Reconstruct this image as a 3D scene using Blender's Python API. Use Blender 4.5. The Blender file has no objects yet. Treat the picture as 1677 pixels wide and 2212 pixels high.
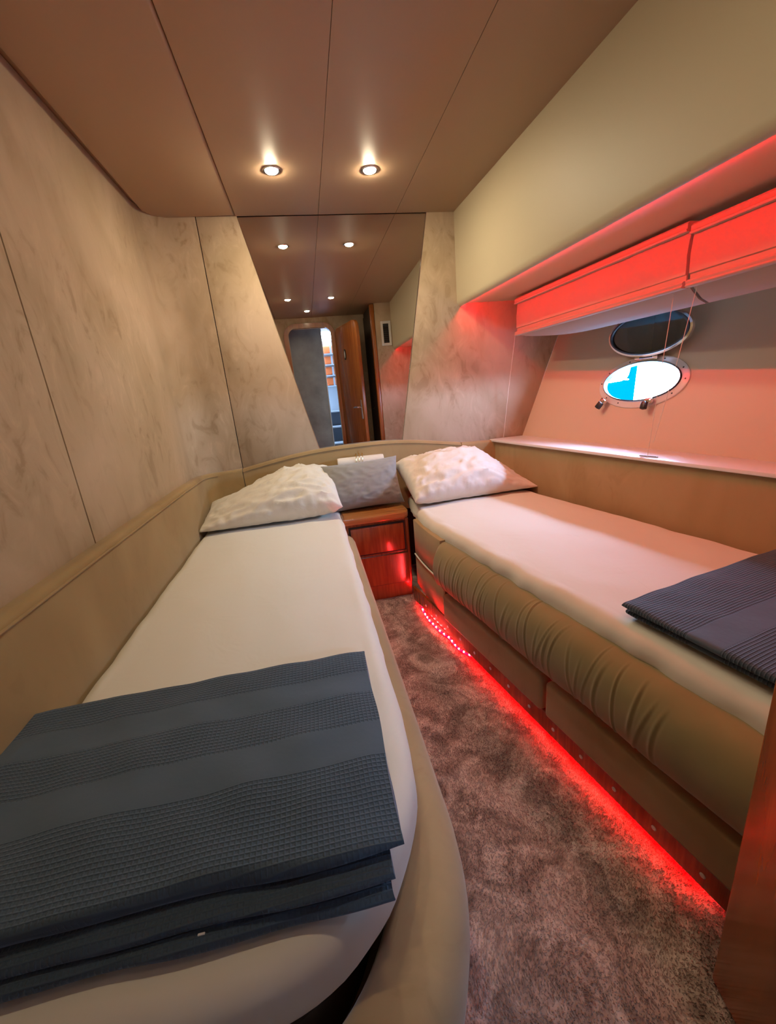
import bpy, bmesh, math, random
from mathutils import Vector, Matrix, noise

random.seed(7)
sc = bpy.context.scene
COL = sc.collection

# ------------------------------------------------------------------ camera
CAM_H = 1.10
pitch, yaw, roll = [math.radians(a) for a in (16.35, 9.52, -5.22)]
fw = Vector((math.sin(yaw)*math.cos(pitch), math.cos(yaw)*math.cos(pitch), -math.sin(pitch)))
rt = Vector((math.cos(yaw), -math.sin(yaw), 0.0))
up = rt.cross(fw)
rt2 = rt*math.cos(roll) + up*math.sin(roll)
up2 = -rt*math.sin(roll) + up*math.cos(roll)
cam = bpy.data.cameras.new('camera')
cam.sensor_fit = 'HORIZONTAL'; cam.sensor_width = 36.0
cam.lens = 885.0/1677.0*36.0
cam.clip_start = 0.01; cam.clip_end = 200
cam_o = bpy.data.objects.new('camera', cam); COL.objects.link(cam_o)
cam_o.matrix_world = Matrix(((rt2.x, up2.x, -fw.x, 0), (rt2.y, up2.y, -fw.y, 0), (rt2.z, up2.z, -fw.z, CAM_H), (0, 0, 0, 1)))
sc.camera = cam_o

# ------------------------------------------------------------------ world, exposure
world = bpy.data.worlds.new('sky'); sc.world = world; world.use_nodes = True
bg = world.node_tree.nodes['Background']
bg.inputs[0].default_value = (0.42, 0.64, 1.0, 1); bg.inputs[1].default_value = 170.0
sc.view_settings.view_transform = 'Standard'; sc.view_settings.look = 'None'
sc.view_settings.gamma = 1.0; sc.view_settings.use_curve_mapping = False
sc.view_settings.exposure = -0.05
LENS = (980.0, 270.0, 80.0)     # emission of the far pair, near pair, single lamp by the door
LED_TOP, LED_FLOOR, LED_FLOOR_L = 175.0, 190.0, 16.0
try:
    sc.cycles.max_bounces = 5; sc.cycles.diffuse_bounces = 3; sc.cycles.glossy_bounces = 3
    sc.cycles.adaptive_threshold = 0.05
    sc.cycles.caustics_reflective = False; sc.cycles.caustics_refractive = False
    sc.cycles.sample_clamp_indirect = 3.0
    sc.cycles.use_denoising = True
except Exception:
    pass

# ------------------------------------------------------------------ materials
def new_mat(name):
    m = bpy.data.materials.new(name); m.use_nodes = True
    nt = m.node_tree; b = nt.nodes['Principled BSDF']
    return m, nt, b
def N(nt, t, **kw):
    n = nt.nodes.new(t)
    for k, v in kw.items(): setattr(n, k, v)
    return n
def ramp(nt, stops):
    r = N(nt, 'ShaderNodeValToRGB'); e = r.color_ramp.elements
    while len(e) < len(stops): e.new(0.5)
    for el, (p, c) in zip(e, stops):
        el.position = p; el.color = (c[0], c[1], c[2], 1)
    return r
def coords(nt, scale=(1, 1, 1)):
    tc = N(nt, 'ShaderNodeTexCoord'); mp = N(nt, 'ShaderNodeMapping')
    mp.inputs['Scale'].default_value = scale
    nt.links.new(tc.outputs['Object'], mp.inputs['Vector']); return mp.outputs['Vector']
def noise_tex(nt, vec, scale, detail=4, rough=0.55, dist=0.0):
    n = N(nt, 'ShaderNodeTexNoise')
    n.inputs['Scale'].default_value = scale; n.inputs['Detail'].default_value = detail
    n.inputs['Roughness'].default_value = rough; n.inputs['Distortion'].default_value = dist
    nt.links.new(vec, n.inputs['Vector']); return n.outputs['Fac']
def bump(nt, b, h, strength, dist=0.002):
    bp = N(nt, 'ShaderNodeBump'); bp.inputs['Strength'].default_value = strength
    bp.inputs['Distance'].default_value = dist
    nt.links.new(h, bp.inputs['Height']); nt.links.new(bp.outputs['Normal'], b.inputs['Normal'])
def plain(name, col, rough=0.6, metal=0.0, sheen=0.0, bump_scale=None, bump_s=0.2, coat=0.0, vary=0.0):
    m, nt, b = new_mat(name)
    b.inputs['Base Color'].default_value = (*col, 1); b.inputs['Roughness'].default_value = rough
    b.inputs['Metallic'].default_value = metal; b.inputs['Sheen Weight'].default_value = sheen
    b.inputs['Coat Weight'].default_value = coat
    if bump_scale or vary:
        v = coords(nt)
    if vary:
        f = noise_tex(nt, v, 5.0, 5)
        r = ramp(nt, [(0.3, [c*(1-vary) for c in col]), (0.7, [min(1, c*(1+vary)) for c in col])])
        nt.links.new(f, r.inputs[0]); nt.links.new(r.outputs[0], b.inputs['Base Color'])
    if bump_scale:
        bump(nt, b, noise_tex(nt, v, bump_scale, 3), bump_s)
    return m
def suede(name, base, dark, light, brush=1.0):
    """brushed alcantara: broad light/dark nap marks with ragged streaks"""
    m, nt, b = new_mat(name)
    v = coords(nt, (1.0, 1.0, 0.8))
    big = noise_tex(nt, v, 2.6, 2, 0.5, 0.6)
    fine = noise_tex(nt, coords(nt, (1.2, 1.2, 0.6)), 10.0, 4, 0.6, 1.8)
    r1 = ramp(nt, [(0.34, dark), (0.5, base), (0.66, light)])
    nt.links.new(big, r1.inputs[0])
    r2 = ramp(nt, [(0.34, (0.76, 0.72, 0.66)), (0.44, (0.96, 0.95, 0.93)), (0.56, (1, 1, 1)), (0.66, (1.12, 1.12, 1.13))])
    nt.links.new(fine, r2.inputs[0])
    cl_ = ramp(nt, [(0.40, (0.25, 0.25, 0.25)), (0.56, (1, 1, 1))])
    nt.links.new(noise_tex(nt, v, 2.1, 1, 0.5, 0.0), cl_.inputs[0])
    mf = N(nt, 'ShaderNodeMath', operation='MULTIPLY'); mf.inputs[1].default_value = brush
    nt.links.new(cl_.outputs[0], mf.inputs[0])
    mx = N(nt, 'ShaderNodeMixRGB', blend_type='MULTIPLY'); nt.links.new(mf.outputs[0], mx.inputs[0])
    nt.links.new(r1.outputs[0], mx.inputs[1]); nt.links.new(r2.outputs[0], mx.inputs[2])
    nt.links.new(mx.outputs[0], b.inputs['Base Color'])
    b.inputs['Roughness'].default_value = 0.85; b.inputs['Sheen Weight'].default_value = 0.25
    b.inputs['Specular IOR Level'].default_value = 0.15
    return m
def wood(name, c1, c2, rough=0.22, scale=(60, 60, 3.2), coat=0.5):
    m, nt, b = new_mat(name)
    v = coords(nt, scale)
    f = noise_tex(nt, v, 1.0, 6, 0.6, 0.8)
    r = ramp(nt, [(0.3, c1), (0.55, [(a+b2)/2 for a, b2 in zip(c1, c2)]), (0.72, c2)])
    nt.links.new(f, r.inputs[0]); nt.links.new(r.outputs[0], b.inputs['Base Color'])
    b.inputs['Roughness'].default_value = rough; b.inputs['Coat Weight'].default_value = coat
    b.inputs['Coat Roughness'].default_value = 0.12
    return m
def emit(name, col, strength):
    m, nt, b = new_mat(name)
    b.inputs['Base Color'].default_value = (*col, 1)
    b.inputs['Emission Color'].default_value = (*col, 1); b.inputs['Emission Strength'].default_value = strength
    return m
def fabric(name, col, weave=900.0, rough=0.8, sheen=0.2, crease=0.0, crease_scale=14.0, bs=0.15):
    m, nt, b = new_mat(name)
    b.inputs['Base Color'].default_value = (*col, 1); b.inputs['Roughness'].default_value = rough
    b.inputs['Sheen Weight'].default_value = sheen; b.inputs['Specular IOR Level'].default_value = 0.2
    v = coords(nt)
    if crease:
        bump(nt, b, noise_tex(nt, v, crease_scale, 3, 0.5, 1.2), crease, 0.02)
    return m
def throw_mat(name, axis, k, bands, cross=0.7, h_=0.0022):
    """charcoal blue throw: waffle bands alternating with smooth satin bands across `axis`; bands = list of (lo, hi) smooth"""
    m, nt, b = new_mat(name)
    tc = N(nt, 'ShaderNodeTexCoord'); sp = N(nt, 'ShaderNodeSeparateXYZ')
    nt.links.new(tc.outputs['Object'], sp.inputs[0])
    def mth(op, a, c=None, d=None):
        n = N(nt, 'ShaderNodeMath', operation=op)
        for i, q in enumerate((a, c, d)):
            if q is None: continue
            if hasattr(q, 'is_output'): nt.links.new(q, n.inputs[i])
            else: n.inputs[i].default_value = q
        return n.outputs[0]
    A, B = (sp.outputs['X'], sp.outputs['Y'])
    across = mth('ADD', mth('MULTIPLY', A, axis[0]), mth('MULTIPLY', B, axis[1]))
    along = mth('SUBTRACT', mth('MULTIPLY', A, axis[1]), mth('MULTIPLY', B, axis[0]))
    wa = mth('MULTIPLY', mth('ADD', mth('SINE', mth('MULTIPLY', across, k)), 1.0), 0.5)
    wb = mth('MULTIPLY', mth('ADD', mth('SINE', mth('MULTIPLY', along, k)), 1.0), 0.5)
    waffle = mth('MAXIMUM', mth('POWER', wa, 3.0), mth('MULTIPLY', mth('POWER', wb, 3.0), cross))
    mask = None
    for lo, hi in bands:
        q = mth('MULTIPLY', mth('GREATER_THAN', across, lo), mth('LESS_THAN', across, hi))
        mask = q if mask is None else mth('MAXIMUM', mask, q)
    inv = mth('SUBTRACT', 1.0, mask)
    h = mth('MULTIPLY', waffle, inv)
    v = coords(nt)
    soft = noise_tex(nt, v, 30.0, 4, 0.6)
    mx = N(nt, 'ShaderNodeMixRGB'); nt.links.new(mask, mx.inputs[0])
    mx.inputs[1].default_value = (0.050, 0.078, 0.108, 1); mx.inputs[2].default_value = (0.068, 0.101, 0.136, 1)
    nt.links.new(mx.outputs[0], b.inputs['Base Color'])
    b.inputs['Roughness'].default_value = 0.75; b.inputs['Sheen Weight'].default_value = 0.35
    b.inputs['Sheen Tint'].default_value = (0.55, 0.65, 0.8, 1)
    b.inputs['Specular IOR Level'].default_value = 0.25
    hh = mth('ADD', h, mth('MULTIPLY', soft, 0.5))
    bump(nt, b, hh, 0.6, h_)
    return m

M = {}
M['wall'] = suede('wall_suede', (0.47, 0.36, 0.245), (0.40, 0.30, 0.19), (0.53, 0.41, 0.295))
M['trim_suede'] = suede('trim_suede', (0.35, 0.24, 0.11), (0.31, 0.205, 0.09), (0.39, 0.275, 0.135), 0.35)
M['bolster'] = plain('bolster_velvet', (0.25, 0.19, 0.075), 0.8, sheen=0.3, vary=0.12)
M['ceiling'] = plain('ceiling_vinyl', (0.40, 0.275, 0.175), 0.42)
M['gap'] = plain('dark_gap', (0.02, 0.012, 0.008), 0.9)
M['valance'] = plain('valance_vinyl', (0.57, 0.49, 0.335), 0.5)
M['hull'] = plain('hull_liner_leather', (0.60, 0.47, 0.35), 0.55)
M['shelf'] = plain('shelf_laminate', (0.80, 0.78, 0.77), 0.3)
M['sheet'] = fabric('cotton_sheet', (0.73, 0.68, 0.58), crease=0.10, crease_scale=7.0)
M['pillow'] = fabric('pillow_cotton', (0.74, 0.69, 0.61), crease=0.14, crease_scale=9.0)
M['greypillow'] = fabric('grey_cushion_cotton', (0.28, 0.275, 0.26), crease=0.06, crease_scale=9.0, sheen=0.4)
M['throw_left'] = throw_mat('throw_waffle', (0.0, 1.0), 900.0, [(0.655, 0.715), (0.505, 0.575)])
M['throw_right'] = throw_mat('throw_rib', (-0.1822, 0.9833), 900.0, [(0.425, 0.49)], 0.25, 0.003)
M['wood'] = wood('mahogany', (0.16, 0.036, 0.010), (0.31, 0.085, 0.022))
M['woodtop'] = wood('teak_top', (0.30, 0.105, 0.028), (0.50, 0.21, 0.06), scale=(4, 60, 60))
M['doorwood'] = wood('door_mahogany', (0.23, 0.060, 0.012), (0.42, 0.135, 0.026), 0.25, (40, 40, 2.2))
M['chrome'] = plain('chrome', (0.82, 0.83, 0.85), 0.12, metal=1.0)
M['black'] = plain('black_plastic', (0.012, 0.012, 0.012), 0.4)
M['rubber'] = plain('gasket_rubber', (0.02, 0.022, 0.028), 0.5)
M['whitepl'] = plain('white_plastic', (0.75, 0.73, 0.70), 0.35)
M['gold'] = plain('gold_wire', (0.85, 0.62, 0.20), 0.25, metal=1.0)
M['paper'] = fabric('towel_white', (0.74, 0.68, 0.60), weave=400)
M['mirror'] = plain('mirror_glass', (0.93, 0.94, 0.93), 0.0, metal=1.0)
M['darkglass'] = plain('smoked_glass', (0.018, 0.022, 0.022), 0.06, coat=0.3)
M['blind'] = fabric('blind_fabric', (0.50, 0.40, 0.34), weave=500, rough=0.7)
M['cord'] = plain('cord', (0.80, 0.74, 0.66), 0.7)
M['darkpanel'] = plain('dark_suede', (0.055, 0.038, 0.024), 0.8)
M['greywall'] = plain('corridor_grey', (0.30, 0.31, 0.33), 0.5, vary=0.25)
M['step'] = plain('step_dark', (0.035, 0.037, 0.045), 0.7)
M['nosing'] = plain('step_nosing', (0.55, 0.56, 0.58), 0.35)
M['boatwhite'] = plain('boat_gelcoat', (0.5, 0.5, 0.5), 0.6)
M['whitewall'] = plain('white_gelcoat', (0.85, 0.86, 0.88), 0.4)
M['orange'] = plain('orange_nylon', (0.80, 0.16, 0.03), 0.6)
M['cyan'] = plain('deep_blue_paint', (0.0, 0.0075, 0.0100), 0.9); M['cyan'].node_tree.nodes['Principled BSDF'].inputs['Specular IOR Level'].default_value = 0.0
M['water'] = plain('water', (0.09, 0.40, 0.58), 0.2, bump_scale=2.0, bump_s=0.4)
M['ledtape_top'] = emit('led_tape_red', (1.0, 0.003, 0.006), LED_TOP)
M['ledtape_floor'] = emit('led_tape_floor', (1.0, 0.0, 0.0008), LED_FLOOR)
M['ledtape_left'] = emit('led_tape_floor_left', (1.0, 0.001, 0.01), LED_FLOOR_L)
M['led'] = emit('led_die', (1.0, 0.50, 0.50), 60.0)
M['led'].cycles.emission_sampling = 'NONE'
for i_, w_ in enumerate(LENS): M['lens%d' % i_] = emit('downlight_lens', (1.0, 0.83, 0.57), w_)
# carpet
def carpet_mat(name):
    m, nt, b = new_mat(name)
    v = coords(nt)
    f = noise_tex(nt, v, 9.0, 4, 0.65, 1.2)
    r = ramp(nt, [(0.38, (0.27, 0.18, 0.145)), (0.5, (0.45, 0.325, 0.27)), (0.62, (0.66, 0.52, 0.45))])
    nt.links.new(f, r.inputs[0]); nt.links.new(r.outputs[0], b.inputs['Base Color'])
    b.inputs['Roughness'].default_value = 0.9; b.inputs['Sheen Weight'].default_value = 0.3
    return m
M['carpet'] = carpet_mat('carpet_pile')

# ------------------------------------------------------------------ helpers
def link_mesh(name, me, mat, parent=None, smooth=None):
    o = bpy.data.objects.new(name, me); COL.objects.link(o)
    if mat is not None: me.materials.append(mat)
    if smooth is not None:
        me.polygons.foreach_set('use_smooth', [True]*len(me.polygons))
        me.set_sharp_from_angle(angle=math.radians(smooth))
    if parent is not None: put(o, parent)
    return o
def put(o, parent):
    o.parent = parent
    mw = parent.get('_mw')
    q = parent; t = Vector((0, 0, 0))
    while q is not None:
        t += q.location; q = q.parent
    # all roots are unrotated empties or meshes at the origin
    o.matrix_parent_inverse = Matrix.Translation(-Vector(parent.location)) if parent.type == 'EMPTY' else Matrix.Identity(4)
def obj(name, bm, mat, parent=None, smooth=35):
    bmesh.ops.recalc_face_normals(bm, faces=bm.faces)
    me = bpy.data.meshes.new(name); bm.to_mesh(me); bm.free()
    return link_mesh(name, me, mat, parent, smooth)
def tag(o, label, cat=None, group=None, kind=None):
    o['label'] = label
    if cat: o['category'] = cat
    if group: o['group'] = group
    if kind: o['kind'] = kind
    return o
def thing(name, label, cat, loc=(0, 0, 0), group=None, kind=None):
    o = bpy.data.objects.new(name, None); COL.objects.link(o); o.location = loc
    o.empty_display_size = 0.05
    return tag(o, label, cat, group, kind)
def BM(): return bmesh.new()
def add_box(bm, lo, hi, bev=0.0, seg=2, mat=None):
    t = bmesh.new()
    bmesh.ops.create_cube(t, size=1.0)
    for v in t.verts:
        v.co = Vector([lo[i] + (v.co[i]+0.5)*(hi[i]-lo[i]) for i in range(3)])
    if bev: bmesh.ops.bevel(t, geom=list(t.edges), offset=bev, segments=seg, profile=0.5, affect='EDGES')
    if mat is not None: bmesh.ops.transform(t, matrix=mat, verts=t.verts)
    merge(bm, t); return bm
def merge(bm, t):
    me = bpy.data.meshes.new('tmp'); t.to_mesh(me); t.free(); bm.from_mesh(me); bpy.data.meshes.remove(me)
def box(lo, hi, bev=0.0, seg=2, mat=None): return add_box(bmesh.new(), lo, hi, bev, seg, mat)
def grid(rows, close_u=False, close_v=False, cap=False):
    """rows: list of lists of Vector"""
    bm = bmesh.new(); V = [[bm.verts.new(p) for p in r] for r in rows]
    nr, nc = len(V), len(V[0])
    for i in range(nr if close_u else nr-1):
        for j in range(nc if close_v else nc-1):
            a, b, c, d = V[i][j], V[i][(j+1) % nc], V[(i+1) % nr][(j+1) % nc], V[(i+1) % nr][j]
            try: bm.faces.new((a, b, c, d))
            except ValueError: pass
    if cap:
        for r in (V[0], V[-1]):
            try: bm.faces.new(r)
            except ValueError: pass
    return bm
def tube(path, r, n=8, cap=True, closed=False):
    path = [Vector(p) for p in path]; rows = []
    prev = None
    for i, p in enumerate(path):
        if closed: d = path[(i+1) % len(path)] - path[i-1]
        else: d = path[min(i+1, len(path)-1)] - path[max(i-1, 0)]
        d.normalize()
        a = d.orthogonal().normalized() if prev is None else (prev - d*prev.dot(d)).normalized()
        prev = a; b = d.cross(a)
        rows.append([p + (a*math.cos(2*math.pi*k/n) + b*math.sin(2*math.pi*k/n))*r for k in range(n)])
    return grid(rows, close_u=closed, close_v=True, cap=cap and not closed)
def prism(poly, origin, ax, ay, n, depth, bev=0.0):
    """extrude a 2D polygon along n by depth"""
    bm = bmesh.new(); o = Vector(origin); ax = Vector(ax); ay = Vector(ay); n = Vector(n)
    a = [bm.verts.new(o + ax*x + ay*y) for x, y in poly]
    b = [bm.verts.new(o + ax*x + ay*y + n*depth) for x, y in poly]
    k = len(poly)
    bm.faces.new(a); bm.faces.new(list(reversed(b)))
    for i in range(k): bm.faces.new((a[i], a[(i+1) % k], b[(i+1) % k], b[i]))
    if bev:
        ed = [e for e in bm.edges]
        bmesh.ops.bevel(bm, geom=ed, offset=bev, segments=2, profile=0.5, affect='EDGES')
    return bm
def lathe(prof, centre, axis, n=32, cap=False):
    axis = Vector(axis).normalized(); a = axis.orthogonal().normalized(); b = axis.cross(a); c = Vector(centre)
    rows = [[c + axis*h + (a*math.cos(2*math.pi*k/n) + b*math.sin(2*math.pi*k/n))*r for k in range(n)] for r, h in prof]
    return grid(rows, close_v=True, cap=cap)
def catmull(pts, n=8):
    P = [Vector(p) for p in pts]; P = [P[0]*2-P[1]] + P + [P[-1]*2-P[-2]]; out = []
    for i in range(1, len(P)-2):
        for k in range(n):
            t = k/n
            out.append(0.5*((2*P[i]) + (P[i+1]-P[i-1])*t + (2*P[i-1]-5*P[i]+4*P[i+1]-P[i+2])*t*t + (3*P[i]-P[i-1]-3*P[i+1]+P[i+2])*t**3))
    out.append(P[-2]); return out
def nz(x, y, z=0.0): return noise.noise(Vector((x, y, z)))

# ------------------------------------------------------------------ key dimensions
Y_FAR, Z_CEIL, X_LEFT, Y_BACK = 2.42, 1.98, -0.64, -0.33
# right bed local frame
RO, RD, RE = Vector((0.40, 2.02, 0)), Vector((0.1822, -0.9833, 0)), Vector((0.9833, 0.1822, 0))
def rb(s, e, z): return RO + RD*s + RE*e + Vector((0, 0, z))
RBM = Matrix(((RD.x, RE.x, 0, RO.x), (RD.y, RE.y, 0, RO.y), (0, 0, 1, 0), (0, 0, 0, 1)))
# hull liner frame
HU = Vector((0.1483, -0.9889, 0)); HV = Vector((0.364, 0.055, 0.930)).normalized(); HN = HU.cross(HV).normalized()
HA = Vector((1.30, 2.42, 0.755))
def hp(u, v, n=0.0): return HA + HU*u + HV*v + HN*n
VAL_DX = 0.038
def val_x(y): return 0.902 + VAL_DX*(Y_FAR - y)

# ================================================================== SETTING
# ---- floor
tag(obj('floor', prism([(-0.75, -0.45), (1.50, -0.45), (1.06, 2.50), (-0.75, 2.50)], (0, 0, -0.06), (1, 0, 0), (0, 1, 0), (0, 0, 1), 0.06), M['carpet'], smooth=None), 'mottled brown carpeted cabin floor', 'floor', kind='structure')
# ---- ceiling
cl = tag(obj('ceiling', prism([(-0.75, -0.45), (2.26, -0.45), (1.83, 2.50), (-0.75, 2.50)], (0, 0, 2.012), (1, 0, 0), (0, 1, 0), (0, 0, 1), 0.03), M['ceiling'], smooth=None), 'tan vinyl panelled cabin ceiling', 'ceiling', kind='structure')
def ceil_panel(x0, x1, round_left=False):
    y0, y1 = Y_BACK + 0.002, Y_FAR - 0.012
    if round_left:
        r = 0.075; poly = [(x1, y0), (x1, y1), (x0 + r, y1)]
        poly += [(x0 + r - r*math.sin(a), y1 - r + r*math.cos(a)) for a in [math.pi/2*k/8 for k in range(1, 9)]]
        poly += [(x0, y0)]
    else:
        poly = [(x1, y0), (x1, y1), (x0, y1), (x0, y0)]
    bm = prism(poly, (0, 0, Z_CEIL), (1, 0, 0), (0, 1, 0), (0, 0, 1), 0.031)
    low = [e for e in bm.edges if all(v.co.z < Z_CEIL+0.001 for v in e.verts)]
    bmesh.ops.bevel(bm, geom=low, offset=0.012 if round_left else 0.0008, segments=3 if round_left else 1, profile=0.5, affect='EDGES')
    return obj('ceiling_panel', bm, M['ceiling'], cl)
ceil_panel(-0.612, -0.2158, True)
ceil_panel(-0.2145, 0.1862)
ceil_panel(0.1875, 0.5852)
ceil_panel(0.5865, 1.02)

# ---- left wall
wl = tag(obj('wall_left', box((-0.72, -0.45, 0.0), (X_LEFT-0.012, 2.5, 2.05)), M['gap'], smooth=None), 'left wall of brushed beige suede panels', 'wall', kind='structure')
def curved_panel():
    R = 0.13; x0 = X_LEFT; y1 = Y_FAR - 0.012; th = 0.012
    path = [(x0, 1.239, 1, 0)] + [(x0, 1.3+0.1*k, 1, 0) for k in range(10)]
    path = [p for p in path if p[1] < y1-R]
    for k in range(13):
        a = math.pi/2*k/12
        path.append((x0 + R - R*math.cos(a), y1 - R + R*math.sin(a), math.cos(a), -math.sin(a)))
    path += [(-0.45, y1, 0, -1), (-0.403, y1, 0, -1)]
    rows = []
    for x, y, nx, ny in path:
        rows.append([Vector((x - nx*0.012, y - ny*0.012, 0.70))] + [Vector((x, y, z)) for z in (0.70, 1.0, 1.3, 1.6, 1.8, 2.005)] + [Vector((x - nx*0.012, y - ny*0.012, 2.005))])
    bm = grid(rows, close_v=True, cap=True)
    return obj('wall_panel', bm, M['wall'], wl, 40)
curved_panel()
obj('wall_panel', box((X_LEFT-0.012, Y_BACK, 0.70), (X_LEFT, 1.2345, 2.005), 0.0015, 1), M['wall'], wl)

# ---- far wall
def hull_x(z): return 1.325 + 0.40*(z-0.755)
wf = tag(obj('wall_far', prism([(-0.72, 0), (hull_x(0), 0), (hull_x(2.05), 2.05), (-0.72, 2.05)], (0, Y_FAR+0.004, 0), (1, 0, 0), (0, 0, 1), (0, 1, 0), 0.05), M['gap'], smooth=None), 'far wall of beige suede panels around the mirror', 'wall', kind='structure')
ax, ay, nn = (1, 0, 0), (0, 0, 1), (0, 1, 0)
MT_L, MT_R, MB_L, MB_R, MZ0, MZ1 = -0.209, 0.752, 0.038, 0.532, 0.815, 1.985
def edge_l(z): return MT_L + (MT_L-MB_L)*(z-MZ1)/(MZ1-MZ0)
def edge_r(z): return MT_R + (MT_R-MB_R)*(z-MZ1)/(MZ1-MZ0)
obj('wall_panel', prism([(-0.399, 0.70), (edge_l(0.70), 0.70), (edge_l(2.005), 2.005), (-0.399, 2.005)], (0, Y_FAR-0.012, 0), ax, ay, nn, 0.014, 0.002), M['wall'], wf)
obj('wall_panel', prism([(edge_r(0.70), 0.70), (hull_x(0.70), 0.70), (hull_x(2.005), 2.005), (edge_r(2.005), 2.005)], (0, Y_FAR-0.012, 0), ax, ay, nn, 0.014, 0.002), M['wall'], wf)

# ---- mirror
mi = thing('mirror', 'tall tapering wall mirror between the two suede panels of the far wall', 'mirror', (0.25, Y_FAR, MZ0))
obj('glass', prism([(MB_L-0.012, MZ0-0.06), (MB_R+0.012, MZ0-0.06), (MT_R+0.01, 1.985), (MT_L-0.01, 1.985)], (0, Y_FAR-0.006, 0), ax, ay, nn, 0.005), M['mirror'], mi, None)
for a, b in (((MB_L, MZ0), (MT_L, 1.982)), ((MB_R, MZ0), (MT_R, 1.982))):
    obj('edge_strip', tube([(a[0], Y_FAR-0.0105, a[1]), (b[0], Y_FAR-0.0105, b[1])], 0.0022, 6), M['chrome'], mi)

# ---- hull liner with the porthole opening
PU, PV, PA, PB_ = 0.725, 0.305, 0.198, 0.092     # opening centre and half axes in hull frame
wr = None
def hull_mesh():
    n = 64; u0, u1, v0, v1 = -0.03, 2.85, -0.83, 1.36
    rows = []
    for k in range(n):
        a = 2*math.pi*k/n
        c, s = math.cos(a), math.sin(a)
        inner = (PU + PA*1.06*c, PV + PB_*1.10*s)
        tx = ((u1-PU) if c > 0 else (u0-PU))/c if abs(c) > 1e-6 else 1e9
        ty = ((v1-PV) if s > 0 else (v0-PV))/s if abs(s) > 1e-6 else 1e9
        t = min(tx, ty); outer = (PU + c*t, PV + s*t)
        mids = [(inner[0]+(outer[0]-inner[0])*f, inner[1]+(outer[1]-inner[1])*f) for f in (0, 0.15, 0.4, 1)]
        rows.append([hp(inner[0], inner[1], -0.012)] + [hp(*m) for m in mids])
    # add exact corners by snapping the nearest outer points
    for cu, cv in ((u0, v0), (u0, v1), (u1, v0), (u1, v1)):
        best = min(range(n), key=lambda i: (rows[i][-1]-hp(cu, cv)).length)
        rows[best][-1] = hp(cu, cv)
    return grid(rows, close_u=True)
tag(obj('wall_right', hull_mesh(), M['hull'], None, 30), 'sloping padded hull side with the oval porthole', 'wall', kind='structure')
# ---- back wall with doorway
wb = tag(obj('wall_back', box((-0.72, Y_BACK-0.05, 0.0), (-0.095, Y_BACK, 2.03)), M['wall'], smooth=None), 'rear wall with the doorway, seen in the mirror', 'wall', kind='structure')
obj('wall_panel', prism([(0.385, 0), (1.44, 0), (2.25, 2.03), (0.385, 2.03)], (0, Y_BACK-0.05, 0), (1, 0, 0), (0, 0, 1), (0, 1, 0), 0.05), M['wall'], wb, None)
obj('wall_panel', box((-0.095, Y_BACK-0.05, 1.865), (0.385, Y_BACK, 2.03)), M['wall'], wb, None)

# ---- cabin door: rounded wooden frame and a leaf that stands open into the cabin
dr = thing('door_1', 'glossy mahogany cabin door standing open at the right edge, with rounded frame', 'door', (0.40, Y_BACK, 0), kind='structure')
def frame_path(x0, x1, zt, r, zb=0.0):
    p = [(x0, zb), (x0, zt-r)]
    p += [(x0+r-r*math.cos(a), zt-r+r*math.sin(a)) for a in [math.pi/2*k/8 for k in range(1, 9)]]
    p += [(x1-r+r*math.sin(a), zt-r+r*math.cos(a)) for a in [math.pi/2*k/8 for k in range(0, 9)]]
    p += [(x1, zb)]; return p
ip, op = frame_path(-0.10, 0.39, 1.87, 0.09), frame_path(-0.15, 0.44, 1.92, 0.14)
yf = Y_BACK + 0.018
rows = [[Vector((x, Y_BACK-0.055, z)) for x, z in ip], [Vector((x, yf, z)) for x, z in ip],
        [Vector((x, yf, z)) for x, z in op], [Vector((x, Y_BACK, z)) for x, z in op]]
fb = grid(rows); obj('frame', fb, M['doorwood'], dr, 40)
LH, LF = Vector((0.425, -0.30, 0)), Vector((0.588, 0.378, 0))
ld = (LF-LH).normalized(); ln = Vector((-ld.y, ld.x, 0)); LW = (LF-LH).length
rr = 0.09; zt = 1.83
lp = [(0, 0.012), (LW, 0.012), (LW, zt-rr)] + [(LW-rr+rr*math.cos(a), zt-rr+rr*math.sin(a)) for a in [math.pi/2*k/8 for k in range(1, 9)]]
lp += [(rr-rr*math.sin(a), zt-rr+rr*math.cos(a)) for a in [math.pi/2*k/8 for k in range(0, 9)]]
leaf = obj('leaf', prism(lp, LH, ld, (0, 0, 1), -ln, 0.035, 0.003), M['doorwood'], dr, 40)
def on_leaf(s, z, n): return LH + ld*s + Vector((0, 0, z)) + ln*n
rot = Matrix((( ld.x, ln.x, 0, 0), (ld.y, ln.y, 0, 0), (0, 0, 1, 0), (0, 0, 0, 1)))
def leaf_box(lo, hi, bev): return box(lo, hi, bev, 2, Matrix.Translation(LH) @ rot)
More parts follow.
